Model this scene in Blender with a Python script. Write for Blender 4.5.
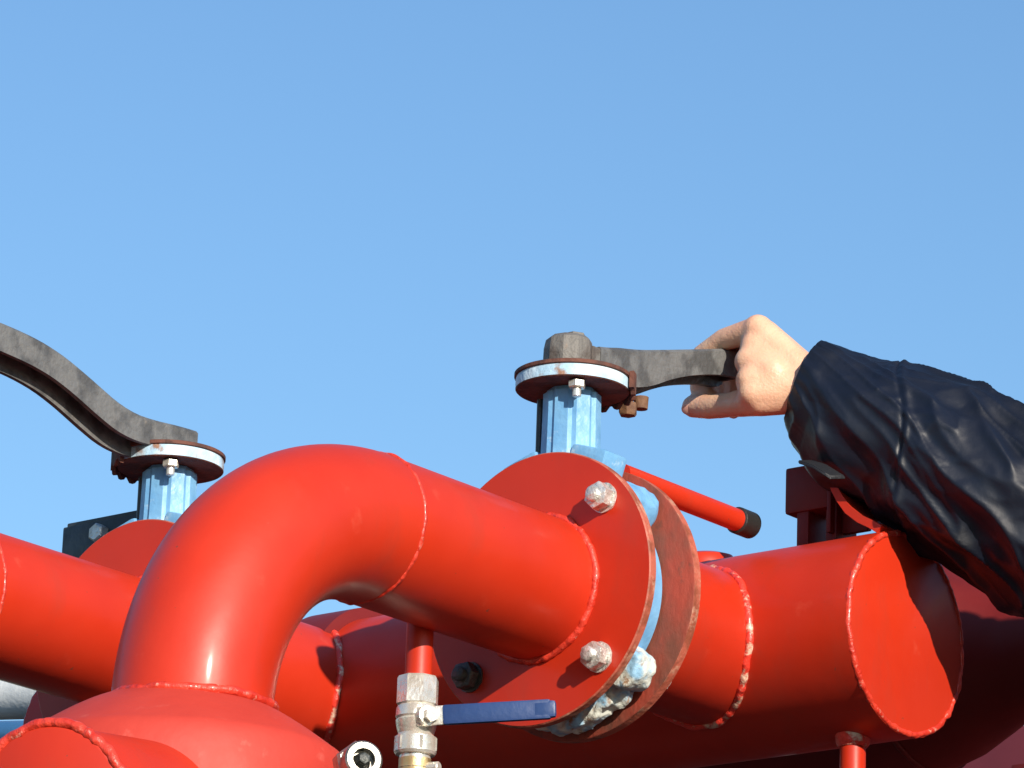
import bpy, bmesh, math, random
from mathutils import Vector, Matrix, noise
random.seed(4)
PI = math.pi; R_ = math.radians
for o in list(bpy.data.objects): bpy.data.objects.remove(o)
sc = bpy.context.scene
COL = sc.collection
FZ = 2.55                      # height of the pipe axis above the ground; x along the header, y along the branch pipes
V = Vector

# ------------------------------------------------------------------ camera
al, th, ro, foc = .6820, .3001, -.0349, 4529.
cam = bpy.data.cameras.new('camera'); co = bpy.data.objects.new('camera', cam); COL.objects.link(co)
r0 = V((math.cos(al), math.sin(al), 0))
fw = V((-math.cos(th)*math.sin(al), math.cos(th)*math.cos(al), math.sin(th)))
u0 = V((math.sin(th)*math.sin(al), -math.sin(th)*math.cos(al), math.cos(th)))
rt = r0*math.cos(ro) - u0*math.sin(ro); up = r0*math.sin(ro) + u0*math.cos(ro)
M = Matrix((rt, up, -fw)).transposed().to_4x4()
M.translation = V((2.1377, -2.6729, FZ-.8929))
co.matrix_world = M
cam.sensor_width = 36; cam.lens = foc/1024*36; cam.clip_start = .05; cam.clip_end = 6000
sc.camera = co

# ------------------------------------------------------------------ sky, sun, exposure
SUN = V((.87, -.43, .36)).normalized()
w = bpy.data.worlds.new('World'); sc.world = w; w.use_nodes = True
nt = w.node_tree; bg = nt.nodes['Background']
sky = nt.nodes.new('ShaderNodeTexSky'); sky.sky_type = 'NISHITA'; sky.sun_disc = False
sky.sun_elevation = math.asin(SUN.z); sky.sun_rotation = math.atan2(SUN.x, SUN.y)
sky.air_density = 1.4; sky.dust_density = .35; sky.ozone_density = 6.2; sky.altitude = 0
nt.links.new(sky.outputs[0], bg.inputs[0]); bg.inputs[1].default_value = .122
sl = bpy.data.lights.new('sun', 'SUN'); sl.energy = 4.8; sl.angle = R_(.53); sl.color = (1, .90, .76)
so = bpy.data.objects.new('sun', sl); COL.objects.link(so); so.rotation_euler = SUN.to_track_quat('Z', 'Y').to_euler(); so.location = (6, -4, 8)
sc.view_settings.view_transform = 'Standard'; sc.view_settings.look = 'None'
sc.view_settings.exposure = .45; sc.view_settings.gamma = 1

# ------------------------------------------------------------------ materials
def mat(name, col, rough=.5, metal=0., col2=None, nscale=20., lo=.45, hi=.6, bump=0., bscale=200., rvar=0., coat=0., spec=.5,
        spots=None, stretch=None, sheen=0.):
    """procedural: base colour varied by noise, optional chips/spots of a third colour, bump"""
    m = bpy.data.materials.new(name); m.use_nodes = True
    n = m.node_tree.nodes; l = m.node_tree.links; b = n['Principled BSDF']
    b.inputs['Roughness'].default_value = rough; b.inputs['Metallic'].default_value = metal
    b.inputs['Coat Weight'].default_value = coat; b.inputs['Coat Roughness'].default_value = .12
    b.inputs['Specular IOR Level'].default_value = spec
    b.inputs['Sheen Weight'].default_value = sheen
    tc = n.new('ShaderNodeTexCoord'); src = tc.outputs['Object']
    if stretch:
        mp = n.new('ShaderNodeMapping'); mp.inputs['Scale'].default_value = stretch; l.new(src, mp.inputs[0]); src = mp.outputs[0]
    c2 = col2 or tuple(c*.82 for c in col)
    nz = n.new('ShaderNodeTexNoise'); nz.inputs['Scale'].default_value = nscale; nz.inputs['Detail'].default_value = 6; l.new(src, nz.inputs['Vector'])
    rp = n.new('ShaderNodeValToRGB'); l.new(nz.outputs[0], rp.inputs[0])
    rp.color_ramp.elements[0].position = lo; rp.color_ramp.elements[0].color = (*col, 1)
    rp.color_ramp.elements[1].position = hi; rp.color_ramp.elements[1].color = (*c2, 1)
    out = rp.outputs[0]
    if spots:
        scol, ssc, t0, t1 = spots
        n2 = n.new('ShaderNodeTexNoise'); n2.inputs['Scale'].default_value = ssc; n2.inputs['Detail'].default_value = 8; n2.inputs['Roughness'].default_value = .65
        l.new(src, n2.inputs['Vector'])
        r2 = n.new('ShaderNodeMapRange'); r2.inputs[1].default_value = t0; r2.inputs[2].default_value = t1; l.new(n2.outputs[0], r2.inputs[0])
        mx = n.new('ShaderNodeMix'); mx.data_type = 'RGBA'; l.new(r2.outputs[0], mx.inputs['Factor']); l.new(out, mx.inputs[6]); mx.inputs[7].default_value = (*scol, 1)
        out = mx.outputs[2]
    l.new(out, b.inputs['Base Color'])
    if rvar:
        n3 = n.new('ShaderNodeTexNoise'); n3.inputs['Scale'].default_value = nscale*2.3; n3.inputs['Detail'].default_value = 5; l.new(src, n3.inputs['Vector'])
        r3 = n.new('ShaderNodeMapRange'); r3.inputs[1].default_value = .3; r3.inputs[2].default_value = .7
        r3.inputs[3].default_value = max(.02, rough-rvar); r3.inputs[4].default_value = rough+rvar; l.new(n3.outputs[0], r3.inputs[0]); l.new(r3.outputs[0], b.inputs['Roughness'])
    if bump:
        n4 = n.new('ShaderNodeTexNoise'); n4.inputs['Scale'].default_value = bscale; n4.inputs['Detail'].default_value = 4; l.new(src, n4.inputs['Vector'])
        bp = n.new('ShaderNodeBump'); bp.inputs['Strength'].default_value = bump; bp.inputs['Distance'].default_value = .002; l.new(n4.outputs[0], bp.inputs['Height']); l.new(bp.outputs[0], b.inputs['Normal'])
    return m
RED = mat('red_paint', (.53, .030, .0075), .45, col2=(.43, .021, .006), nscale=7, lo=.3, hi=.75, bump=.22, bscale=26, rvar=.09, coat=.10, spec=.36,
          spots=((.58, .085, .045), 30, .64, .95))
def grime(m, amt=.35):
    n = m.node_tree.nodes; l = m.node_tree.links; b = n['Principled BSDF']; src = b.inputs['Base Color'].links[0].from_socket
    tc = n.new('ShaderNodeTexCoord'); mp = n.new('ShaderNodeMapping'); mp.inputs['Scale'].default_value = (1, 1, .35); l.new(tc.outputs['Object'], mp.inputs[0])
    nz = n.new('ShaderNodeTexNoise'); nz.inputs['Scale'].default_value = 18; nz.inputs['Detail'].default_value = 9; nz.inputs['Roughness'].default_value = .7; l.new(mp.outputs[0], nz.inputs['Vector'])
    r = n.new('ShaderNodeMapRange'); r.inputs[1].default_value = .54; r.inputs[2].default_value = .80; r.inputs[3].default_value = 0; r.inputs[4].default_value = amt; l.new(nz.outputs[0], r.inputs[0])
    mx = n.new('ShaderNodeMix'); mx.data_type = 'RGBA'; l.new(r.outputs[0], mx.inputs['Factor']); l.new(src, mx.inputs[6]); mx.inputs[7].default_value = (.22, .045, .028, 1)
    v = n.new('ShaderNodeTexNoise'); v.inputs['Scale'].default_value = 210; v.inputs['Detail'].default_value = 2; l.new(tc.outputs['Object'], v.inputs['Vector'])
    r2 = n.new('ShaderNodeMapRange'); r2.inputs[1].default_value = .75; r2.inputs[2].default_value = .79; r2.inputs[4].default_value = .75; l.new(v.outputs[0], r2.inputs[0])
    m2 = n.new('ShaderNodeMix'); m2.data_type = 'RGBA'; l.new(r2.outputs[0], m2.inputs['Factor']); l.new(mx.outputs[2], m2.inputs[6]); m2.inputs[7].default_value = (.12, .05, .03, 1)
    l.new(m2.outputs[2], b.inputs['Base Color'])
grime(RED)
WELD = mat('weld_paint', (.62, .045, .022), .42, col2=(.48, .024, .010), nscale=90, bump=.7, bscale=260, rvar=.1, coat=.2, spots=((.72, .38, .28), 120, .60, .72))
CHIP = mat('chipped_weld_paint', (.74, .05, .03), .4, col2=(.5, .02, .012), nscale=70, bump=.9, bscale=200, rvar=.1, coat=.2, spots=((.70, .52, .38), 70, .52, .62))
EDGE = mat('worn_edge', (.42, .10, .06), .6, col2=(.24, .06, .03), nscale=60, bump=.5, bscale=200, spots=((.55, .32, .22), 70, .54, .72))
RUSTRED = mat('rusty_red_face', (.30, .040, .020), .7, col2=(.15, .042, .024), nscale=26, lo=.4, hi=.62, bump=.5, bscale=150, spots=((.10, .035, .022), 40, .55, .66), stretch=(1, 1, .6))
RUSTSHADE = mat('rust_brown_with_shade', (.13, .045, .028), .8, col2=(.07, .028, .02), nscale=60, bump=.6, bscale=220)  # notch plate brown; under the mounting plate it paints in the shade
ORUST = mat('orange_rust', (.19, .095, .045), .75, col2=(.12, .055, .03), nscale=70, bump=.6, bscale=220)
BLUE = mat('light_blue_paint', (.19, .42, .66), .48, col2=(.12, .31, .55), nscale=38, lo=.35, hi=.65, bump=.5, bscale=110, rvar=.1, spots=((.50, .62, .68), 52, .60, .74))
BLUEW = mat('weathered_blue_white', (.56, .68, .76), .6, col2=(.34, .52, .66), nscale=40, lo=.4, hi=.62, bump=.7, bscale=160, spots=((.26, .13, .07), 42, .58, .68))
CRUST = mat('crusted_lug', (.24, .44, .62), .6, col2=(.60, .62, .56), nscale=60, lo=.44, hi=.58, bump=1., bscale=170, spots=((.30, .16, .08), 70, .55, .64))
IRON = mat('grey_iron', (.13, .13, .128), .5, col2=(.070, .070, .070), nscale=45, bump=.6, bscale=240, rvar=.12, spots=((.20, .17, .14), 60, .64, .80))
HUBM = mat('weathered_iron', (.14, .13, .118), .6, col2=(.08, .065, .055), nscale=55, bump=.8, bscale=220, spots=((.24, .15, .09), 70, .60, .74))
BLACK = mat('black_rubber', (.018, .018, .018), .5, bump=.3, bscale=300)
BLACKM = mat('black_painted_steel', (.028, .03, .032), .38, col2=(.05, .05, .05), nscale=30, bump=.3, bscale=160, rvar=.1)
FADED = mat('faded_red_paint', (.50, .040, .022), .62, col2=(.42, .030, .016), nscale=14, lo=.3, hi=.7, bump=.2, bscale=90, rvar=.06, spec=.5, spots=((.56, .10, .07), 40, .62, .8))
ZINC = mat('zinc_bolt', (.74, .72, .68), .34, metal=.55, col2=(.50, .46, .40), nscale=120, lo=.4, hi=.7, bump=.7, bscale=330, rvar=.12, spots=((.25, .18, .10), 150, .60, .72))
DARKB = mat('shaded_bolt_dark_core', (.07, .075, .07), .45, metal=.3, bump=.7, bscale=300)  # dark coupling core; on flange bolts the darkness stands for pipe shade
NICKEL = mat('nickel_brass', (.78, .75, .67), .28, metal=.6, col2=(.66, .62, .54), nscale=60, bump=.25, bscale=300, rvar=.08, spots=((.36, .29, .18), 90, .66, .78))
BRASS = mat('dull_brass', (.55, .40, .20), .4, metal=.7, bump=.3)
BGRIP = mat('blue_vinyl_grip', (.015, .046, .155), .42, col2=(.012, .036, .12), bump=.15, coat=.1)
DRED = mat('shade_dark_red_paint', (.15, .011, .009), .5, col2=(.11, .009, .008), nscale=8, bump=.2, bscale=60, rvar=.08, spec=.3)  # red darkened to paint in the shade below the sleeve
MAROON = mat('maroon_panel_paint', (.17, .025, .032), .5, col2=(.14, .02, .026), nscale=5, bump=.2, bscale=40)
GREYST = mat('grey_steel', (.35, .36, .40), .5, metal=.3, bump=.3)
BLUEP = mat('mid_blue_paint', (.05, .16, .34), .4, bump=.2)

# ------------------------------------------------------------------ mesh helpers (coordinates are along x, along y, above pipe axis)
def frame(ax):
    ax = V(ax).normalized(); a = V((0, 0, 1)) if abs(ax.z) < .9 else V((1, 0, 0))
    e1 = (a - ax*a.dot(ax)).normalized(); return ax, e1, ax.cross(e1)
def ringpts(c, e1, e2, r, seg, rot=0): return [V(c) + e1*(r*math.cos(2*PI*k/seg+rot)) + e2*(r*math.sin(2*PI*k/seg+rot)) for k in range(seg)]
def skin(bm, rings, close=False, cap=True, mi=0, mis=None):
    vs = [[bm.verts.new(p) for p in r] for r in rings]; n = len(vs[0]); m = len(vs)
    for i in range(m if close else m-1):
        a, b = vs[i], vs[(i+1) % m]
        for k in range(n):
            f = bm.faces.new((a[k], a[(k+1) % n], b[(k+1) % n], b[k])); f.material_index = mis[i] if mis else mi
    if cap and not close:
        f = bm.faces.new(vs[0][::-1]); f.material_index = mis[0] if mis else mi
        f = bm.faces.new(vs[-1]); f.material_index = mis[-1] if mis else mi
    return vs
def lathe(bm, prof, c=(0, 0, 0), ax=(0, 0, 1), seg=48, rot=0, cap=True, mis=None, mi=0):
    ax, e1, e2 = frame(ax); c = V(c)
    skin(bm, [ringpts(c+ax*d, e1, e2, max(r, 1e-4), seg, rot) for d, r in prof], cap=cap, mis=mis, mi=mi)
def tube(bm, pts, r, seg=24, cap=True):
    pts = [V(p) for p in pts]; n = len(pts); rs = r if isinstance(r, (list, tuple)) else [r]*n
    t = (pts[1]-pts[0]).normalized(); _, e1, _ = frame(t); rings = []
    for i in range(n):
        t = (pts[min(i+1, n-1)]-pts[max(i-1, 0)]).normalized()
        e1 = (e1-t*e1.dot(t)).normalized(); rings.append(ringpts(pts[i], e1, t.cross(e1), rs[i], seg))
    skin(bm, rings, cap=cap)
def box(bm, c, s, rot=None, bev=0.0):
    r = bmesh.ops.create_cube(bm, size=1); vs = r['verts']
    mt = Matrix.Translation(V(c)) @ (rot.to_4x4() if rot else Matrix.Identity(4)) @ Matrix.Diagonal((*s, 1))
    bmesh.ops.transform(bm, matrix=mt, verts=vs)
    if bev: bmesh.ops.bevel(bm, geom=list({e for v in vs for e in v.link_edges}), offset=bev, segments=2, affect='EDGES', profile=.6)
def weld(bm, pts, r, amp=.35, seg=10, closed=True):
    """an uneven weld bead laid along a loop of points"""
    pts = [V(p) for p in pts]; n = len(pts); rings = []; e1 = None; r *= .8; amp *= .8
    for i in range(n):
        t = (pts[(i+1) % n]-pts[i-1]).normalized() if closed else (pts[min(i+1, n-1)]-pts[max(i-1, 0)]).normalized()
        if e1 is None: _, e1, _ = frame(t)
        e1 = (e1-t*e1.dot(t)).normalized(); e2 = t.cross(e1)
        k = .86+amp*.55*noise.noise(pts[i]*170)+amp*.12*math.sin(i*1.35+2*noise.noise(pts[i]*60))
        rings.append(ringpts(pts[i]+V((noise.noise(pts[i]*90), noise.noise(pts[i]*90+V((5, 0, 0))), noise.noise(pts[i]*90+V((0, 7, 0)))))*r*.35, e1, e2, r*k, seg))
    skin(bm, rings, close=closed)
def circle_pts(c, ax, r, n=150):
    ax, e1, e2 = frame(ax); return ringpts(c, e1, e2, r, n)
def thing(name, label, cat, loc=(0, 0, 0), group=None):
    o = bpy.data.objects.new(name, None); COL.objects.link(o); o.location = V(loc)+V((0, 0, FZ)); o.empty_display_size = .05
    o['label'] = label; o['category'] = cat
    if group: o['group'] = group
    return o
def rootloc(p):
    v = V((0, 0, FZ))
    while p is not None and p.parent: p = p.parent
    return v if p is None else v - p.location
def obj(name, bm, mats, parent=None, angle=40, label=None, flat=False):
    off = rootloc(parent); bmesh.ops.translate(bm, vec=off, verts=bm.verts[:])
    bmesh.ops.recalc_face_normals(bm, faces=bm.faces[:])
    me = bpy.data.meshes.new(name); bm.to_mesh(me); bm.free()
    for m in (mats if isinstance(mats, (list, tuple)) else [mats]): me.materials.append(m)
    if not flat:
        me.polygons.foreach_set('use_smooth', [True]*len(me.polygons)); me.set_sharp_from_angle(angle=R_(angle))
    o = bpy.data.objects.new(name, me); COL.objects.link(o); o.parent = parent
    if label: o['label'] = label
    return o
def top(o, label, cat, group=None, kind=None):
    if label: o['label'] = label; o['category'] = cat
    if group: o['group'] = group
    if kind: o['kind'] = kind
    return o
def B(): return bmesh.new()

def remeshed(name, bm, m, parent, vox, smooth=4, post=None):
    bmesh.ops.recalc_face_normals(bm, faces=bm.faces[:])
    me = bpy.data.meshes.new('tmp'); bm.to_mesh(me); bm.free(); o = bpy.data.objects.new('tmp', me); COL.objects.link(o)
    md = o.modifiers.new('r', 'REMESH'); md.mode = 'VOXEL'; md.voxel_size = vox
    ms = o.modifiers.new('s', 'SMOOTH'); ms.factor = .5; ms.iterations = smooth
    dg = bpy.context.evaluated_depsgraph_get(); me2 = bpy.data.meshes.new_from_object(o.evaluated_get(dg)); bpy.data.objects.remove(o)
    nb = B(); nb.from_mesh(me2)
    if post: post(nb)
    return obj(name, nb, m, parent, 180)
def lumpy(k):
    def f(nb):
        for v in nb.verts: v.co += V((noise.noise(v.co*85), .4*noise.noise(v.co*85+V((9, 0, 0))), noise.noise(v.co*85+V((0, 3, 0)))))*k + v.normal*noise.noise(v.co*260)*k*.25
    return f

# ------------------------------------------------------------------ setting
def ground_mat():
    m = mat('dark_ground', (.055, .050, .040), .95, col2=(.04, .05, .025), nscale=.15, lo=.4, hi=.62, bump=.5, bscale=3, spots=((.08, .07, .055), 1.2, .5, .7)); return m
bm = B(); N = 24
for i in range(N):
    pass
S = 2500.
vs = [[bm.verts.new((-S+2*S*i/N, -S+2*S*j/N, -FZ)) for j in range(N+1)] for i in range(N+1)]
for i in range(N):
    for j in range(N): bm.faces.new((vs[i][j], vs[i+1][j], vs[i+1][j+1], vs[i][j+1]))
top(obj('ground', bm, ground_mat()), None, None, kind='structure')

# ------------------------------------------------------------------ branch pipes
PR = .0572; SE = -.207; RB = .179; FR = .110
def branch_pipe(loc, label, down, reveal=True):
    T = thing('branch_pipe', label, 'pipe', loc, 'elbow pipes bolted to the valves')
    x, y, z = loc
    bm = B(); tube(bm, [(x, SE+(0-SE)*k/24, z) for k in range(25)], PR, 72); obj('pipe_run', bm, RED, T)
    bm = B(); pts = []
    for k in range(41):
        a = PI/2*k/40; pts.append((x, SE-RB*math.sin(a), z-RB+RB*math.cos(a)))
    tube(bm, pts, PR+.0003, 72); obj('elbow', bm, RED, T)
    bm = B(); tube(bm, [(x, SE-RB, z-RB+.0005), (x, SE-RB, down)], PR, 72); obj('down_leg', bm, RED, T)
    bm = B(); weld(bm, circle_pts((x, SE, z), (0, 1, 0), PR-.0004, 170), .0027, .6); obj('weld_bead', bm, WELD, T)
    # flange: thin plate with worn rim
    bm = B()
    lathe(bm, [(0.0, FR-.001), (.001, FR), (.0075, FR), (.0085, FR-.001)], (x, 0, z), (0, 1, 0), 128, mis=[1, 1, 1, 0])
    for f in bm.faces:
        if len(f.verts) > 10: f.material_index = 0
    obj('flange', bm, [RED, EDGE], T)
    bm = B(); weld(bm, circle_pts((x, -.0012, z), (0, 1, 0), PR+.0006, 190), .0046, .5)
    obj('weld_bead', bm, WELD, T)
    return T
P1 = branch_pipe((0, 0, 0), 'glossy red elbow pipe in front, curving down onto the round red vessel', -.176)
L = .4349
P2 = branch_pipe((-L, 0, .009), 'red pipe at the left edge, running behind the big elbow', -FZ)

# ------------------------------------------------------------------ domed vessel under the front elbow
vc = V((-.010, -.386, 0))
T = thing('pressure_vessel', 'salmon red domed vessel at the bottom left, carrying the big elbow', 'vessel', (vc.x, vc.y, -FZ))
bm = B(); prof = []
for k in range(30):
    q = k/29
    if q < .7: u = q/.7; r = .056+.058*u; d = -.170-.034*u**1.25
    else: u = (q-.7)/.3*PI/2; r = .114+.0125*math.sin(u); d = -.204-.030*(1-math.cos(u))-.006*u
    prof.append((d, r))
zb = prof[-1][0]; prof += [(zb-.02, .1265), (zb-.06, .1262), (-.6, .126), (-FZ+.002, .126)]
lathe(bm, [(-.168, .03)]+prof, (vc.x, vc.y, 0), (0, 0, 1), 96)
obj('shell', bm, FADED, T)
bm = B(); weld(bm, circle_pts((0, -.386, -.1725), (0, 0, 1), PR+.0012, 190), .0050, .4); obj('weld_bead', bm, WELD, T)
nd = V((.27, -.95, -.14)).normalized(); nc = V((.0790, -.600, -.2945)); nl = .24
bm = B(); lathe(bm, [(-nl, .055), (-.003, .055), (0, .054)], nc, nd, 72); nz_ = obj('nozzle', bm, RED, T)
bm = B(); lathe(bm, [(-.02, .05), (-.002, .0535), (.0022, .0535), (.003, .0525)], nc, nd, 72); obj('end_cap', bm, RED, nz_)
bm = B(); weld(bm, circle_pts(nc, nd, .0560, 190), .0056, .45); obj('weld_bead', bm, WELD, nz_)

# ------------------------------------------------------------------ butterfly valves
SD = .034; TD = .002
def lever_mesh(bm, prof_top, prof_bot, d, x0, y0, wid=.026, wall=.0045, web=.0075, far=.002):
    """U channel lever open downwards; profiles are (distance, height) pairs"""
    def ip(p, q):
        for (a, b), (c, e) in zip(p, p[1:]):
            if q <= c or (c, e) == p[-1]:
                k = (q-a)/(c-a); k = max(0, min(1, k)); return b+(e-b)*k
    n = 34; q0, q1 = prof_top[0][0], prof_top[-1][0]
    rings = []
    for i in range(n+1):
        q = q0+(q1-q0)*i/n; t = sum(ip(prof_top, max(q0, min(q1, q+.006*j))) for j in range(-3, 4))/7; b = sum(ip(prof_bot, max(q0, min(q1, q+.006*j))) for j in range(-3, 4))/7; h = wid/2*(1-.12*math.sin(PI*i/n))
        hw = h-wall; rr = .0022
        fb = b-far*min(1, max(0, q-q0)/.03)*min(1, (q1-q)/.01+.2); sec = [(-h, fb), (-h, t-rr), (-h+rr, t), (h-rr, t), (h, t-rr), (h, b), (hw, b), (hw, max(b+.0005, t-web)), (-hw, max(b+.0005, t-web)), (-hw, fb)]
        rings.append([V((x0+a, y0+d*q, z)) for a, z in sec])
    skin(bm, rings)
    # closed tip
    t = prof_top[-1][1]; b = prof_bot[-1][1]
    box(bm, (x0, y0+d*(q1-.001), (t+b)/2), (wid*.98, .004, t-b-.001), bev=.001)
def valve(loc, label, d, ptop, pbot, dz=0):
    x, y, z = loc
    T = thing('butterfly_valve', label, 'valve', (x, .027, z), 'blue butterfly valves with levers')
    # wafer body with lugs round the bolts
    bm = B(); lathe(bm, [(.0095, .0795), (.0105, .0815), (.0535, .0815), (.055, .0795)], (x, 0, z), (0, 1, 0), 96); body = obj('body', bm, BLUE, T)
    for sx, sz in ((1, 1), (1, -1), (-1, -1), (-1, 1)):
        bm = B(); lathe(bm, [(.013 if sz > 0 else .026, .0150), (.015 if sz > 0 else .028, .0175), (.048, .0175), (.0505, .0150)], (x+sx*.0636, 0, z+sz*.0636), (0, 1, 0), 26)
        remeshed('lug', bm, BLUE if sz > 0 else CRUST, body, .0018, 2, lumpy(.0030))
    bm = B(); box(bm, (x+.031, .029, z+.099), (.036, .030, .032), Matrix.Rotation(R_(18), 3, 'Y'), .004)
    box(bm, (x-.031, .029, z+.099), (.036, .030, .032), Matrix.Rotation(R_(-18), 3, 'Y'), .004); obj('shoulder', bm, BLUE, body)
    bm = B()
    for ang, rr in ((-58, .094), (-66, .096), (-74, .098), (-82, .099), (-90, .099), (-99, .098), (-107, .096)):
        q = R_(ang); box(bm, (x+rr*math.cos(q)*.95, .0420, z+(rr-.004)*math.sin(q)), (.022, .0170, .024), Matrix.Rotation(-q-PI/2, 3, 'Y'), .004)
    remeshed('bottom_boss', bm, CRUST, body, .0018, 3, lumpy(.0040))
    # neck
    bm = B(); lathe(bm, [(.078, .0262), (.115, .0252), (.150+dz, .0246), (.169+dz, .0246)], (x+TD, SD, z), (0, 0, 1), 8, rot=R_(-6)); bmesh.ops.bevel(bm, geom=bm.edges[:], offset=.0038, segments=4, affect='EDGES')
    obj('neck', bm, BLUE, T)
    bm = B(); tube(bm, [(x-.0268, SD-.004, z+.085), (x-.0268, SD-.004, z+.166+dz)], .0030, 12); obj('tie_rod', bm, BLACKM, T)
    D = V((x+TD, SD, z+dz))
    # mounting plate: pale painted rim, underside shade painted in rust brown
    bm = B(); lathe(bm, [(.1690, .0448), (.1698, .0456), (.1775, .0456), (.1792, .0450)], D, (0, 0, 1), 96, mis=[1, 0, 0, 0])
    for f in bm.faces:
        if len(f.verts) > 20: f.material_index = 1
    obj('mounting_plate', bm, [BLUEW, RUSTSHADE], T)
    bm = B(); lathe(bm, [(.1793, .0455), (.1798, .0468), (.1825, .0468), (.183, .0460)], D, (0, 0, 1), 96)
    # notched skirt on the lever side
    n = 22; o1, o2 = .0508, .0472; ac = R_(66) if d > 0 else R_(-150)
    r1 = []
    for i in range(n+1):
        a = ac + R_(-46+92*i/n); ca, sa = math.cos(a), math.sin(a); lo = .166 + (.004 if i % 4 < 2 else 0)
        r1.append([D+V((o1*ca, o1*sa, lo)), D+V((o1*ca, o1*sa, .1835)), D+V((o2*ca, o2*sa, .1835)), D+V((o2*ca, o2*sa, lo))])
    skin(bm, r1); obj('notch_plate', bm, RUSTSHADE, T)
    # bolts hanging under the plate
    for qx, qy in ((.0240, -.0250), (-.0240, .0250)):
        bm = B(); c = D+V((qx, qy, 0))
        lathe(bm, [(.1615, .0062), (.1625, .0070), (.1672, .0070), (.1678, .0062)], c, (0, 0, 1), 6)
        lathe(bm, [(.1545, .0026), (.1552, .0036), (.1617, .0036)], c, (0, 0, 1), 14)
        obj('plate_bolt', bm, NICKEL, T, 30)
    # flange bolts
    for sx, sz in ((1, 1), (1, -1), (-1, -1), (-1, 1)):
        bm = B(); c = V((x+sx*.0636, 0, z+sz*.0636)); rr = R_(random.uniform(0, 60))
        lathe(bm, [(-.0020, .0122), (-.0002, .0122)], c, (0, 1, 0), 28)
        lathe(bm, [(-.0125, .0092), (-.0116, .0110), (-.0036, .0113), (-.0022, .0100)], c, (0, 1, 0), 6, rr)
        lathe(bm, [(-.0180, .0048), (-.0172, .0058), (-.0165, .0052), (-.0158, .0058), (-.0151, .0052), (-.0144, .0058), (-.0137, .0052), (-.0126, .0058)], c, (0, 1, 0), 18)
        lathe(bm, [(-.0040, .0070), (.0560, .0070)], c, (0, 1, 0), 16)
        bmesh.ops.subdivide_edges(bm, edges=[e for e in bm.edges if e.calc_length() > .006], cuts=2, use_grid_fill=True)
        for v in bm.verts: v.co += V((noise.noise(v.co*300), noise.noise(v.co*300+V((9, 0, 0))), noise.noise(v.co*300+V((0, 3, 0)))))*.0006
        obj('flange_bolt', bm, DARKB if (sx < 0 and x == 0) else ZINC, T, 50, label='flange bolt coloured dark for the shade of the pipe' if (sx < 0 and x == 0) else None)
    # hub and lever
    bm = B()
    if d > 0:
        lathe(bm, [(.1832, .0195), (.186, .0205), (.203, .0200), (.2105, .0185), (.2135, .0150), (.2145, .0085)], D+V((-.002, -.004, 0)), (0, 0, 1), 10, rot=R_(8))
        lathe(bm, [(.210, .0095), (.2160, .0092), (.2165, .008)], D+V((.002, -.002, 0)), (0, 0, 1), 6)
        box(bm, D+V((.004, .014, .196)), (.024, .020, .022), None, .002)
    else:
        lathe(bm, [(.1832, .0150), (.1845, .0160), (.192, .0155)], D, (0, 0, 1), 16)
    hub = obj('hub', bm, HUBM, T, 30)
    bm = B(); lever_mesh(bm, ptop, pbot, d, D.x+.004, D.y, far=.005 if d > 0 else .008)
    lv = obj('lever', bm, IRON, T, 35)
    if d < 0: return T
    bm = B(); c = V((D.x+.010, D.y+d*.060, z+dz+.164)); lathe(bm, [(-.001, .0065), (.001, .0078), (.009, .0078), (.010, .006)], c, (0, 0, 1), 6)
    tube(bm, [c+V((0, 0, .008)), c+V((0, 0, .032))], .0042, 12); lathe(bm, [(0, .0056), (.010, .0062)], c+V((.004, d*.012, .007)), (0, 0, 1), 12)
    obj('pivot_bolt', bm, ORUST, lv)
    return T
V1 = valve((0, 0, 0), 'blue butterfly valve whose grey lever is held by a hand', 1,
    [(.014, .206), (.026, .2120), (.062, .2185), (.0965, .2280), (.15, .2430), (.200, .2570), (.2075, .2575)],
    [(.014, .184), (.052, .1850), (.075, .1885), (.088, .1955), (.12, .2110), (.16, .2240), (.190, .2305), (.2075, .2325)])
V2 = valve((-L, 0, .009), 'butterfly valve at the left with its dark lever raised towards the top left', -1,
    [(-.014, .2070), (-.009, .2070), (.0, .2070), (.044, .2030), (.072, .2040), (.1, .2140), (.13, .2250), (.163, .2345), (.20, .2385), (.28, .2400)],
    [(-.012, .182), (.0, .182), (.056, .1800), (.073, .1790), (.10, .1870), (.148, .2050), (.18, .2120), (.22, .2145), (.28, .2155)], dz=-.007)

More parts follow.
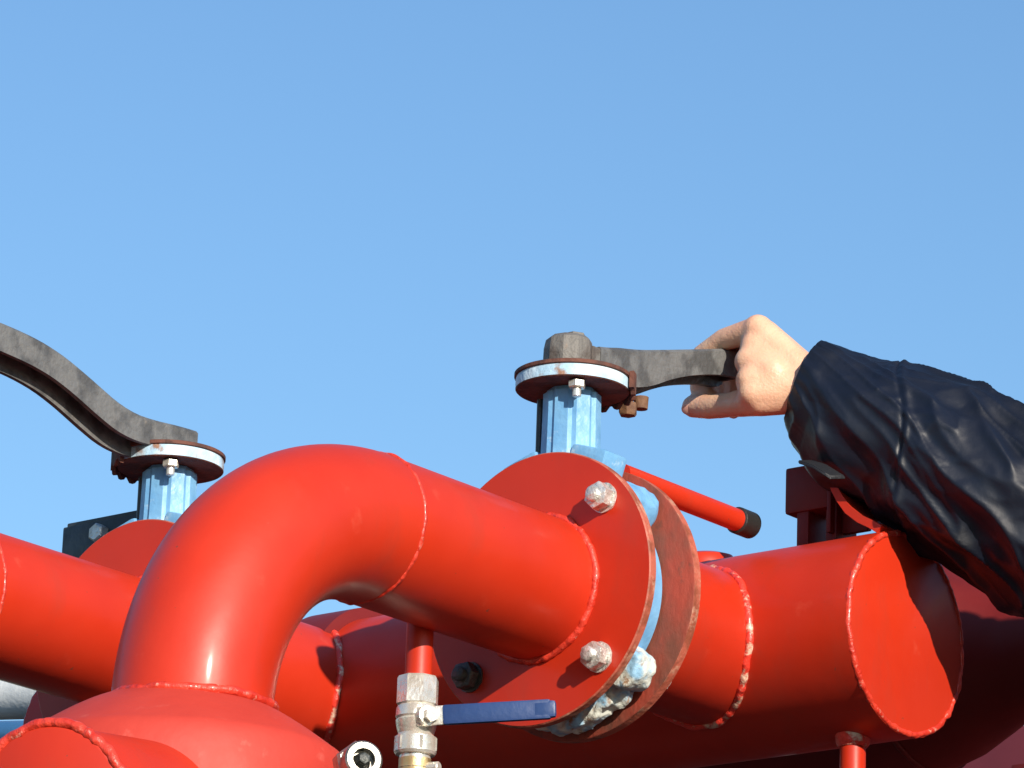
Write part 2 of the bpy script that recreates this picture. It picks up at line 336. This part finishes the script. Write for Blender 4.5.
# ------------------------------------------------------------------ header
HY, HZ, HR = .2784, .0034, .0842; HX1 = .1583
def header():
    T = thing('header_pipe', 'thick red header pipe with a flat round end cap under the sleeve', 'pipe', (0, HY, -.08))
    bm = B(); lathe(bm, [(-.752, HR), (-.4, HR), (0, HR), (HX1, HR)], (0, HY, HZ), (1, 0, 0), 96); obj('barrel', bm, RED, T)
    bm = B(); lathe(bm, [(-.012, HR-.006), (.0006, HR-.0015), (.0012, HR-.003)], (HX1, HY, HZ), (1, 0, 0), 96); cp = obj('end_cap', bm, RED, T)
    bm = B(); weld(bm, circle_pts((HX1, HY, HZ), (1, 0, 0), HR-.0026, 230), .0038, .7); obj('weld_bead', bm, WELD, cp)
    bm = B(); weld(bm, circle_pts((-.752, HY, HZ), (1, 0, 0), HR-.0026, 230), .0038, .7); obj('weld_bead', bm, WELD, T)
    for x, z in ((0, 0), (-L, .009)):
        bm = B(); n = 72; R2 = PR+.0065; a = [2*PI*k/n for k in range(n)]
        sad = [V((x+R2*math.cos(q), HY-math.sqrt(HR**2-(z-HZ+R2*math.sin(q))**2), z+R2*math.sin(q))) for q in a]
        rings = [[V((x+R2*math.cos(q), .062+(sad[i].y+.002-.062)*k/10, z+R2*math.sin(q))) for i, q in enumerate(a)] for k in range(11)]
        skin(bm, rings); st = obj('stub', bm, RED, T)
        bm = B(); n = 190; R3 = R2+.0004; a = [2*PI*k/n for k in range(n)]
        weld(bm, [V((x+R3*math.cos(q), HY-math.sqrt(HR**2-(z-HZ+R3*math.sin(q))**2)-.001, z+R3*math.sin(q))) for q in a], .0050, .6)
        obj('weld_bead', bm, CHIP, st)
        bm = B()
        lathe(bm, [(.0565, FR-.001), (.0573, FR), (.0655, FR), (.0665, FR-.001)], (x, 0, z), (0, 1, 0), 128, mis=[1, 2, 1, 0])
        for f in bm.faces:
            if len(f.verts) > 10: f.material_index = 1 if f.calc_center_median().y < .060 else 0
        fl = obj('flange', bm, [RED, RUSTRED, EDGE], st)
        bm = B(); weld(bm, circle_pts((x, .068, z), (0, 1, 0), R2+.0015, 150), .004, .4); obj('weld_bead', bm, WELD, st)
        for sx, sz in ((1, 1), (1, -1), (-1, -1), (-1, 1)):
            bm = B(); c = V((x+sx*.0636, .0667, z+sz*.0636)); lathe(bm, [(0, .011), (.0015, .0126), (.010, .0126), (.0115, .010)], c, (0, 1, 0), 6, R_(20)); lathe(bm, [(.011, .007), (.017, .007)], c, (0, 1, 0), 16)
            obj('nut', bm, ZINC, fl, 30)
    # little welded boss on top behind the flange
    bm = B(); lathe(bm, [(.06, .030), (.090, .030), (.0965, .026), (.099, .018)], (-.055, HY+.02, HZ), (0, -.1, 1), 36); obj('boss', bm, RED, T)
    bm = B(); lathe(bm, [(-.452, HR+.002), (-.450, HR+.0100), (-.400, HR+.0100), (-.398, HR+.002)], (0, HY, HZ), (1, 0, 0), 96); obj('shade_fill_band', bm, DRED, T)  # added dark band, fills in the shade under the elbow
    # drain leg below
    bm = B(); lathe(bm, [(-.070, .0105), (-.35, .0105)], (.1150, HY-.01, HZ), (0, 0, 1), 28); dl = obj('drain_leg', bm, RED, T)
    bm = B(); lathe(bm, [(-.0805, .0150), (-.088, .0135), (-.0905, .0115)], (.1150, HY-.01, HZ), (0, 0, 1), 28); obj('weld_collar', bm, CHIP, dl)
    return T
header()

# handle bar behind the flange
T = thing('handle_bar', 'slim red bar with a black rubber end sticking out behind the flange', 'handle', (.03, .065, .1))
bm = B(); tube(bm, [(.030, .064, .1035), (.030, .236, .1035)], .0093, 28); obj('bar', bm, RED, T)
bm = B(); lathe(bm, [(-.016, .0100), (-.0150, .0112), (.004, .0112), (.0065, .0085), (.0075, .004)], (.030, .2360, .1035), (0, 1, 0), 28); obj('rubber_cap', bm, BLACK, T)
bm = B(); tube(bm, [(.030, .078, .030), (.030, .078, .0975)], .0080, 20); obj('post', bm, RED, T)

# small ball valve under the front pipe
bx, by, bz = -.025, -.1100, .0085
T = thing('ball_valve', 'small nickel ball valve with a blue lever hanging under the red pipe', 'ball valve', (bx, by, -.06))
bm = B(); lathe(bm, [(-.040, .0104), (-.102, .0104)], (bx, by, bz), (0, 0, 1), 30); obj('nipple', bm, RED, T)
bm = B()
lathe(bm, [(-.0995, .0150), (-.1015, .0162), (-.1210, .0162), (-.1225, .0145)], (bx, by, bz), (0, 0, 1), 8, R_(10))
lathe(bm, [(-.1220, .0142), (-.1240, .0155), (-.1310, .0160), (-.1325, .0148), (-.1340, .0160), (-.1400, .0148), (-.1440, .0135), (-.1460, .0145), (-.1465, .0160), (-.1580, .0160), (-.1600, .0148), (-.1605, .0120), (-.170, .0120), (-.1705, .0128)], (bx, by, bz), (0, 0, 1), 36)
lathe(bm, [(-.1465, .0140), (-.1475, .0168), (-.1570, .0168), (-.1580, .0150)], (bx, by, bz), (0, 0, 1), 6, R_(25))
vb = obj('body', bm, NICKEL, T, 30)
bm = B(); lathe(bm, [(-.1630, .0125), (-.185, .0125), (-.186, .0140), (-.20, .0140), (-.30, .0120)], (bx, by, bz), (0, 0, 1), 12); obj('lower_nipple', bm, BRASS, T, 30)
bm = B(); lathe(bm, [(0, .0045), (.020, .0045), (.021, .0035)], (bx, by, -.1705+bz), V((.83, .2, 0)), 14); obj('drain_screw', bm, NICKEL, vb)
hd = V((.80, .50, .060)).normalized(); sd_ = V((.62, -.78, 0)); sb = V((bx, by, -.1330+bz))
bm = B(); lathe(bm, [(.006, .0085), (.0205, .0080), (.021, .006)], sb, (.82, -.35, 0), 20); lathe(bm, [(.020, .0058), (.0265, .0058)], sb, (.82, -.35, 0), 6)
obj('stem', bm, NICKEL, vb, 30)
q0 = sb+V((.82, -.35, 0)).normalized()*.0175
mt = Matrix((hd, V((0, 0, 1)).cross(hd).normalized(), hd.cross(V((0, 0, 1)).cross(hd)).normalized())).transposed()
def bar(bm, a, b, wy, wz, bev): box(bm, q0+hd*((a+b)/2), (b-a, wy, wz), mt, bev)
bm = B(); bar(bm, -.008, .022, .0030, .0150, .0012); lvh = obj('lever', bm, NICKEL, T)
bm = B(); bar(bm, .012, .094, .0060, .0155, .0022); bar(bm, .080, .098, .0064, .0135, .0028); obj('grip', bm, BGRIP, lvh)

# hex coupling beside the vessel
T = thing('hose_coupling', 'dull steel hex coupling at the bottom edge, beside the domed vessel', 'coupling', (.15, -.386, -.235))
cc = V((.137, -.3700, -.2340)); ca = V((.80, -.56, .10))
bm = B(); lathe(bm, [(-.05, .0115), (.012, .0115)], cc, ca, 30); lathe(bm, [(.010, .0150), (.012, .0170), (.024, .0170), (.0265, .0150)], cc, ca, 6, R_(10)); lathe(bm, [(.024, .0140), (.036, .0132), (.0372, .0118), (.0372, .0078), (.030, .0075)], cc, ca, 30, cap=True)
obj('hex_nut', bm, mat('dull_steel', (.38, .36, .32), .38, metal=.85, col2=(.25, .23, .20), nscale=70, bump=.5, rvar=.1), T, 30)
bm = B(); lathe(bm, [(.0302, .0070), (.039, .0040), (.0395, .003)], cc, ca, 6); obj('core', bm, DARKB, T, 30)

# black bracket left, behind the left pipe
T = thing('clamp_bracket', 'black steel bracket with one pale bolt behind the left pipe', 'bracket', (-.50, .06, .05))
bm = B(); k = Matrix.Rotation(R_(0), 3, 'Y')
box(bm, (-.535, .062, .120), (.094, .006, .056), k, .002); box(bm, (-.534, .083, .1495), (.092, .042, .005), k, .0015); box(bm, (-.582, .083, .122), (.005, .042, .050), k, .0015); obj('plate', bm, BLACKM, T)
bm = B(); lathe(bm, [(0, .009), (.008, .0085), (.0095, .007)], (-.5340, .0588, .1345), (0, -1, 0), 6); obj('bolt', bm, ZINC, T, 30)

# bracket on the header behind the sleeve
T = thing('mounting_bracket', 'shade-darkened red steel bracket standing on the header in the shade of the sleeve', 'bracket', (.06, .29, .08))
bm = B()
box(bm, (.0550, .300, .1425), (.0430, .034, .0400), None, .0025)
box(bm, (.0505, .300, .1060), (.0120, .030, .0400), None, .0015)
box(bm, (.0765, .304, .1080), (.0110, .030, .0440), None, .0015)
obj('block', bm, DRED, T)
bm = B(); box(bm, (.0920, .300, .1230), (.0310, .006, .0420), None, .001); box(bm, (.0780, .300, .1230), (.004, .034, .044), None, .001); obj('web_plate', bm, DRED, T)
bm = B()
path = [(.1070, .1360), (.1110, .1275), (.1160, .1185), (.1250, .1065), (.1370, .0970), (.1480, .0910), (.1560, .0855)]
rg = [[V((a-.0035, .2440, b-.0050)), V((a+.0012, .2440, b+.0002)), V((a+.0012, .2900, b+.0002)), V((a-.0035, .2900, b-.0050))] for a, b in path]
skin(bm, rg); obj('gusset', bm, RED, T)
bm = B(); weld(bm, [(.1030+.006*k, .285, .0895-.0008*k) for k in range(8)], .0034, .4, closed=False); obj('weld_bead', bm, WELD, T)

# ------------------------------------------------------------------ things behind the header
T = thing('tapered_pipe', 'shade-darkened red pipe narrowing towards the right in the shade below the sleeve', 'pipe', (.2, .6, 0))
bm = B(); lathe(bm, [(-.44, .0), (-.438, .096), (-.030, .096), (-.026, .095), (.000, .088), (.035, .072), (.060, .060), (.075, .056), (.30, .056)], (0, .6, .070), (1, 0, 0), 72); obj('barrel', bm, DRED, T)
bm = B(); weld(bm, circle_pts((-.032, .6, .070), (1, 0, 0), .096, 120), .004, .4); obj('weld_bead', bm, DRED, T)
T = thing('equipment_cabinet', 'maroon sheet steel cabinet behind the header pipe at the bottom right', 'cabinet', (.2, 1.1, -1.5))
bm = B(); box(bm, (.42, 1.25, -.72), (1.62, .6, 1.64), None, .006); obj('cabinet_body', bm, MAROON, T)
bm = B()
for x in (-.27, -.15, .25, .65, 1.05): box(bm, (x, .947, -.72), (.03, .008, 1.56), None, .002)
obj('door_seam', bm, DRED, T)
bm = B(); lathe(bm, [(-1.5, .011), (.16, .011)], (-.409, .93, 0), (0, 0, 1), 20); lathe(bm, [(-1.5, .03), (-1.49, .03)], (-.409, .93, 0), (0, 0, 1), 20)
top(obj('upright_post', bm, GREYST), 'thin grey upright post under the header, left of the maroon cabinet', 'post')
bm = B(); box(bm, (-.80, 1.15, -.74), (.70, .5, 1.6), None, .01)  # added dark box, stands for the shadow gap below the header
top(obj('shadow_gap_box', bm, BLACKM), 'black box added for the shadow gap below the header, left of the grey post', 'box')
bm = B(); lathe(bm, [(-.6, .014), (.042, .014), (.044, .019), (.058, .019)], (-1.172, .6, .138), (1, 0, -.1), 24)
top(obj('blue_pipe', bm, BLUEP), 'small blue pipe end at the lower left, below the red pipe', 'pipe')
bm = B(); lathe(bm, [(-.6, .026), (.030, .026), (.032, .030), (.040, .030)], (-1.160, .66, .192), (1, 0, -.1), 30)  # added pale pipe, fills the light patch in the left gap
top(obj('pale_fill_pipe', bm, mat('off_white_paint', (.62, .64, .64), .6, col2=(.5, .53, .55), bump=.3)), 'off-white pipe end added for the pale patch at the left edge under the red pipe', 'pipe')
bm = B(); box(bm, (.3, .7, -1.52), (4.2, 3.2, .05), None, .004)
for x in (-1.6, .2, 2.2):
    for y in (-.7, 2.1): box(bm, (x, y, -2.045), (.1, .1, 1.0), None, .004)
top(obj('platform', bm, mat('dark_deck_plate', (.035, .034, .033), .7, bump=.4)), None, None, kind='structure')

# ------------------------------------------------------------------ person
SKIN = mat('skin', (.72, .45, .30), .44, col2=(.66, .34, .22), nscale=34, lo=.38, hi=.72, bump=.28, bscale=420, rvar=.07)
SKIN.node_tree.nodes['Principled BSDF'].inputs['Subsurface Weight'].default_value = .12
SKIN.node_tree.nodes['Principled BSDF'].inputs['Subsurface Radius'].default_value = (.012, .004, .002)
SKIN.node_tree.nodes['Principled BSDF'].inputs['Subsurface Scale'].default_value = 1
NAVY = mat('navy_nylon', (.0050, .0075, .017), .47, col2=(.0035, .005, .011), nscale=14, bump=.35, bscale=60, rvar=.08, spec=.38)
STRAP = mat('charcoal_strap', (.010, .011, .015), .6, bump=.5)
TROU = mat('dark_trousers', (.02, .022, .03), .8, bump=.4, bscale=120)
HAIR = mat('brown_hair', (.035, .02, .012), .5, bump=1, bscale=300, stretch=(1, 1, .1))
PO = V((-.065, .25, 0)); MIR = Matrix(((1, 0, 0, 0), (0, -1, 0, .410), (0, 0, 1, 0), (0, 0, 0, 1)))   # mirrored: it is the right arm that reaches
T = thing('person', 'person in a dark navy jacket gripping the valve lever from the right', 'person', (.535, .28, -1.494))
def rc(bm, a, ra, b, rb, seg=20):
    """round cone from a to b"""
    a, b = V(a), V(b); d = b-a; n = 7; ax, e1, e2 = frame(d); rings = []
    for k in range(n): q = -PI/2+PI/2*(k+.2)/n; rings.append(ringpts(a+ax*ra*math.sin(q), e1, e2, ra*math.cos(q), seg))
    for k in range(n+1): q = PI/2*k/(n+.2); rings.append(ringpts(b+ax*rb*math.sin(q), e1, e2, rb*math.cos(q), seg))
    skin(bm, rings)
def body_place(bm):
    for v in bm.verts: v.co = (MIR @ v.co)+PO
    bmesh.ops.reverse_faces(bm, faces=bm.faces[:])
def chain(bm, js):
    for (a, b) in zip(js, js[1:]): rc(bm, a[:3], a[3], b[:3], b[3])
HND = {
 'index': [(.053, .214, .2620, .0116), (.014, .219, .2610, .0094), (-.012, .224, .2530, .0088), (-.018, .230, .2270, .0082), (-.006, .234, .2150, .0074)],
 'middle': [(.046, .233, .2640, .0118), (.006, .238, .2680, .0096), (-.019, .242, .2560, .0089), (-.022, .246, .2240, .0084), (-.006, .248, .2120, .0075)],
 'ring': [(.040, .251, .2625, .0112), (.003, .256, .2680, .0092), (-.020, .259, .2560, .0086), (-.022, .261, .2250, .0081), (-.004, .260, .2130, .0074)],
 'pinky': [(.036, .267, .2560, .0104), (.006, .272, .2620, .0084), (-.014, .275, .2520, .0078), (-.015, .275, .2280, .0074), (.000, .273, .2170, .0068)]}
WR = (.092, .240, .216)
bm = B()
for k, js in HND.items():
    chain(bm, js)
    m_ = js[0]; rc(bm, m_[:3], m_[3]+.001, (WR[0]-.004, WR[1]+(m_[1]-.24)*.45, WR[2]+.004), .0165)      # metacarpals
# back of hand, web between thumb and forefinger, ball of the thumb
rc(bm, (.050, .226, .244), .0150, (.080, .234, .216), .0200); rc(bm, (.046, .252, .244), .0140, (.080, .246, .218), .0190)
rc(bm, (.052, .211, .246), .0125, (.080, .228, .222), .0185); rc(bm, (.054, .208, .230), .0130, (.080, .226, .214), .0190)
rc(bm, (.056, .203, .214), .0140, (.084, .224, .208), .0190); rc(bm, (.058, .203, .203), .0135, (.086, .228, .207), .0195)
rc(bm, (.051, .206, .232), .0130, (.070, .212, .220), .0165)
rc(bm, (.050, .232, .212), .0130, (.082, .238, .208), .0180)
# thumb: leaves the side of the palm and lies along under the lever
chain(bm, [(.088, .228, .204, .0165), (.060, .209, .1985, .0140), (.026, .217, .2020, .0108), (-.003, .223, .2065, .0106), (-.021, .2260, .2105, .0096)])
# forearm, upper arm, shoulder, neck, trunk core, other arm
EL = V((.30, .347, .066))-PO; SHL = V((.575, .205, -.075))
rc(bm, WR, .0235, (.150, .265, .170), .0290)
handbm = bm; bm = B(); rc(bm, V((.150, .265, .170))-PO, .0290, EL, .040); rc(bm, EL, .041, SHL, .052)
SHR = (.585, .555, -.085)
rc(bm, SHL, .055, (.59, .38, -.06), .07); rc(bm, SHR, .055, (.59, .38, -.06), .07)
rc(bm, (.59, .30, -.12), .085, (.60, .33, -.45), .085); rc(bm, (.59, .46, -.12), .085, (.60, .43, -.45), .085)
rc(bm, (.60, .34, -.5), .09, (.60, .42, -.5), .09)
rc(bm, (.588, .38, -.05), .060, (.575, .38, .055), .054)
rc(bm, SHR, .052, (.60, .61, -.36), .040); rc(bm, (.60, .61, -.36), .040, (.53, .60, -.60), .026)
for k in range(4): rc(bm, (.53-.008+.0, .575+.016*k, -.66), .010, (.505, .578+.015*k, -.72+.006*abs(k-1)), .0080); rc(bm, (.505, .578+.015*k, -.72+.006*abs(k-1)), .0080, (.498, .578+.015*k, -.752+.008*abs(k-1)), .0070)
rc(bm, (.53, .60, -.60), .024, (.522, .583, -.66), .016); rc(bm, (.53, .60, -.60), .024, (.522, .616, -.66), .016); rc(bm, (.52, .575, -.63), .014, (.495, .560, -.685), .0090)
# legs
for y in (.30, .46):
    rc(bm, (.60, y, -.52), .080, (.60, y-.01, -.98), .052); rc(bm, (.60, y-.01, -.98), .050, (.61, y-.01, -1.42), .034); rc(bm, (.61, y-.01, -1.44), .034, (.50, y-.01, -1.465), .026)
# head: skull, jaw, nose, lips, ears, brow; looking towards the valve
HC = V((.560, .375, .165)); fd = V((-1, -.12, .0)).normalized(); sdv = V((.12, -1, 0)).normalized(); uz = V((0, 0, 1))
def hp(f, s, u): return HC+fd*f+sdv*s+uz*u
rc(bm, hp(-.025, 0, .025), .078, hp(.018, 0, .030), .072); rc(bm, hp(.020, 0, -.02), .060, hp(.045, 0, -.075), .028)
for s in (-1, 1):
    rc(bm, hp(0, s*.045, -.035), .028, hp(.045, s*.018, -.078), .020)
    rc(bm, hp(-.005, s*.073, .012), .008, hp(-.018, s*.080, -.012), .007); rc(bm, hp(-.018, s*.082, .018), .010, hp(-.012, s*.078, -.020), .006)
    rc(bm, hp(.072, s*.012, .020), .011, hp(.066, s*.040, .020), .010); rc(bm, hp(.062, s*.034, -.018), .016, hp(.040, s*.05, -.02), .018)
    rc(bm, hp(.079, s*.010, -.030), .0075, hp(.070, s*.011, -.030), .008)
rc(bm, hp(.080, 0, .010), .008, hp(.098, 0, -.022), .0095)
rc(bm, hp(.080, -.014, -.050), .0055, hp(.080, .014, -.050), .0055); rc(bm, hp(.077, -.012, -.059), .006, hp(.077, .012, -.059), .006)
body_place(bm); tmp = bpy.data.meshes.new('tmp'); handbm.to_mesh(tmp); handbm.free(); bm.from_mesh(tmp)
body = remeshed('body', bm, SKIN, T, .0024, 5)
for s in (-1, 1):
    bm = B(); bmesh.ops.create_uvsphere(bm, u_segments=20, v_segments=12, radius=.0115, matrix=Matrix.Translation(PO+MIR @ hp(.0640, s*.030, .003))); obj('eye', bm, mat('eye', (.75, .73, .70), .15), T)
nn = V((.05, -.86, -.50)).normalized(); na = V((-.94, .10, .20)); na = (na-nn*na.dot(nn)).normalized(); nbv = nn.cross(na)
bm = B(); bmesh.ops.create_uvsphere(bm, u_segments=20, v_segments=12, radius=1, matrix=Matrix.Translation(V((-.0205, .2258, .2103))+nn*.0086) @ Matrix((na, nbv, nn)).transposed().to_4x4() @ Matrix.Diagonal((.0068, .0052, .0013, 1)))
obj('thumbnail', bm, mat('nail', (.72, .42, .34), .3, coat=.2), T)
# hair
bm = B(); rc(bm, hp(-.032, 0, .036), .083, hp(.008, 0, .046), .072); rc(bm, hp(-.045, 0, -.01), .070, hp(-.03, 0, .03), .078)
def hairpost(nb):
    for v in nb.verts: v.co += v.normal*.004*noise.noise(v.co*90)
body_place(bm); remeshed('hair', bm, HAIR, T, .005, 2, hairpost)
# trousers and boots
bm = B(); rc(bm, (.60, .335, -.50), .112, (.60, .42, -.50), .112)
for y in (.30, .46): rc(bm, (.60, y, -.55), .100, (.60, y-.01, -1.0), .072); rc(bm, (.60, y-.01, -1.0), .072, (.61, y-.01, -1.38), .060)
body_place(bm); remeshed('trousers', bm, TROU, T, .010, 2)
for y in (.29, .45):
    bm = B(); rc(bm, (.61, y, -1.38), .052, (.60, y, -1.445), .047); rc(bm, (.61, y, -1.447), .045, (.49, y, -1.455), .037); body_place(bm); remeshed('boot', bm, BLACK, T, .008, 2)

# jacket: detailed reaching sleeve, trunk, other sleeve, collar
def sleeve(parent):
    key = [((.0838, .240, .2155), .0375), ((.0929, .2444, .2074), .0425), ((.1034, .2495, .1975), .0465), ((.1259, .2606, .1796), .0545), ((.1600, .2767, .1622), .0605), ((.1906, .2928, .1393), .0680), ((.2440, .3200, .1059), .0755), ((.300, .3479, .0725), .079), ((.40, .400, .004), .082), ((.510, .455, -.075), .094)]
    pts = [V(k[0]) for k in key]; rs = [k[1] for k in key]
    cum = [0]
    for a, b in zip(pts, pts[1:]): cum.append(cum[-1]+(b-a).length)
    tot = cum[-1]; N = 330; S_ = 220; rings = []
    def cat(p, i, t):
        g = lambda j: p[max(0, min(len(p)-1, j))]
        a, b, c, d = g(i-1), g(i), g(i+1), g(i+2)
        return (b*2+(c-a)*t+(a*2-b*5+c*4-d)*t*t+(b*3-a-c*3+d)*t*t*t)*.5
    def ev(u):
        for i in range(len(cum)-1):
            if u <= cum[i+1] or i == len(cum)-2:
                t = (u-cum[i])/(cum[i+1]-cum[i]); return cat(pts, i, t), cat(rs, i, t)
    e1 = None
    useam = .105
    for i in range(N+1):
        u = tot*(i/N)**1.25; c, r = ev(u); c2, _ = ev(min(tot, u+.004)); c0, _ = ev(max(0, u-.004)); t = (c2-c0).normalized()
        if e1 is None: e1 = V((0, 0, 1))
        e1 = (e1-t*e1.dot(t)).normalized(); e2 = t.cross(e1); ring = []
        for k in range(S_):
            a = 2*PI*k/S_; ca, sa = math.cos(a), math.sin(a)
            # broad diagonal creases, long round the sleeve and short along it
            q = V((ca*.8, sa*.8, u*11+ca*1.5+sa*1.2)); n1 = noise.noise(q*1.15+V((3, 1, 0)))
            ridge = max(0, 1-abs(n1)*2.4)**1.6
            q2 = V((ca*1.5+u*6, sa*1.5, u*19+ca*2.2-sa*1.4)); n2 = noise.noise(q2+V((7, 0, 4))); r2 = max(0, 1-abs(n2)*2.8)**1.8
            n3 = noise.noise(V((ca*4, sa*4, u*45)))
            n4 = noise.noise(V((ca*2.4, sa*2.4, u*7+2))); n5 = noise.noise(V((ca*3.4+u*22, sa*3.4, u*30-ca*3))); r5 = max(0, 1-abs(n5)*2.6)**1.6
            amp = min(1, .25+u*6)
            d = amp*(.0066*(ridge-.3)+.0040*(r2-.25)+.0008*n3+.0056*n4+.0016*r5*(.4+n4*2))
            gather = math.exp(-(u/.018)**2)
            d += gather*(.0006*math.sin(a*15+3*n2)+.0006)
            du = u-useam+.034*ca
            d += -.0016*math.exp(-(du/.0018)**2)+.0014*math.exp(-((du-.004)/.003)**2)
            d += .002*math.exp(-((u-.055)/.030)**2)*max(0, -ca)
            ring.append(c+e1*((r+d)*ca)+e2*((r+d)*sa)+t*(-.010*ca*math.exp(-u/.035)))
        rings.append(ring)
    c, r = ev(0); t = (ev(.004)[0]-c).normalized()
    inner = []
    for sh, k_ in ((0.001, .93), (.012, .86), (.05, .80)):
        cc_ = sum(rings[0], V())/S_; inner.append([cc_+(p-cc_)*k_+t*sh for p in rings[0]])
    bm = B(); skin(bm, inner[::-1]+rings, cap=False)
    return bm
bm = sleeve(T); sv = obj('jacket_sleeve', bm, NAVY, T, 180)
bm = B()
rc(bm, (.575, .205, -.080), .092, (.60, .36, -.03), .075); rc(bm, (.585, .555, -.085), .088, (.60, .40, -.03), .075)
rc(bm, (.595, .30, -.13), .125, (.60, .32, -.55), .120); rc(bm, (.595, .46, -.13), .125, (.60, .44, -.55), .120)
rc(bm, (.60, .38, -.10), .13, (.60, .38, -.56), .13); rc(bm, (.592, .38, -.04), .075, (.585, .38, .015), .070)
rc(bm, (.585, .560, -.09), .084, (.60, .615, -.36), .066); rc(bm, (.60, .615, -.36), .066, (.54, .602, -.575), .046)
def jp(nb):
    nb.normal_update()
    for v in nb.verts:
        n1 = noise.noise(V((v.co.x*9, v.co.y*9, v.co.z*16))); v.co += v.normal*(.010*max(0, 1-abs(n1)*2.6)**2+.006*noise.noise(v.co*22))
body_place(bm); remeshed('jacket', bm, NAVY, T, .007, 3, jp)
bm = B(); cs = [V((.1000, .214, .1405)), V((.1165, .210, .1331)), V((.1293, .210, .1244)), V((.1330, .213, .1215))]
skin(bm, [[p+V((0, -.007, -.003)), p+V((0, -.007, .000)), p+V((.003, .010, .004)), p+V((.003, .010, .001))] for p in cs]); bmesh.ops.bevel(bm, geom=bm.edges[:], offset=.0008, segments=2, affect='EDGES')
obj('cuff_strap', bm, STRAP, T)
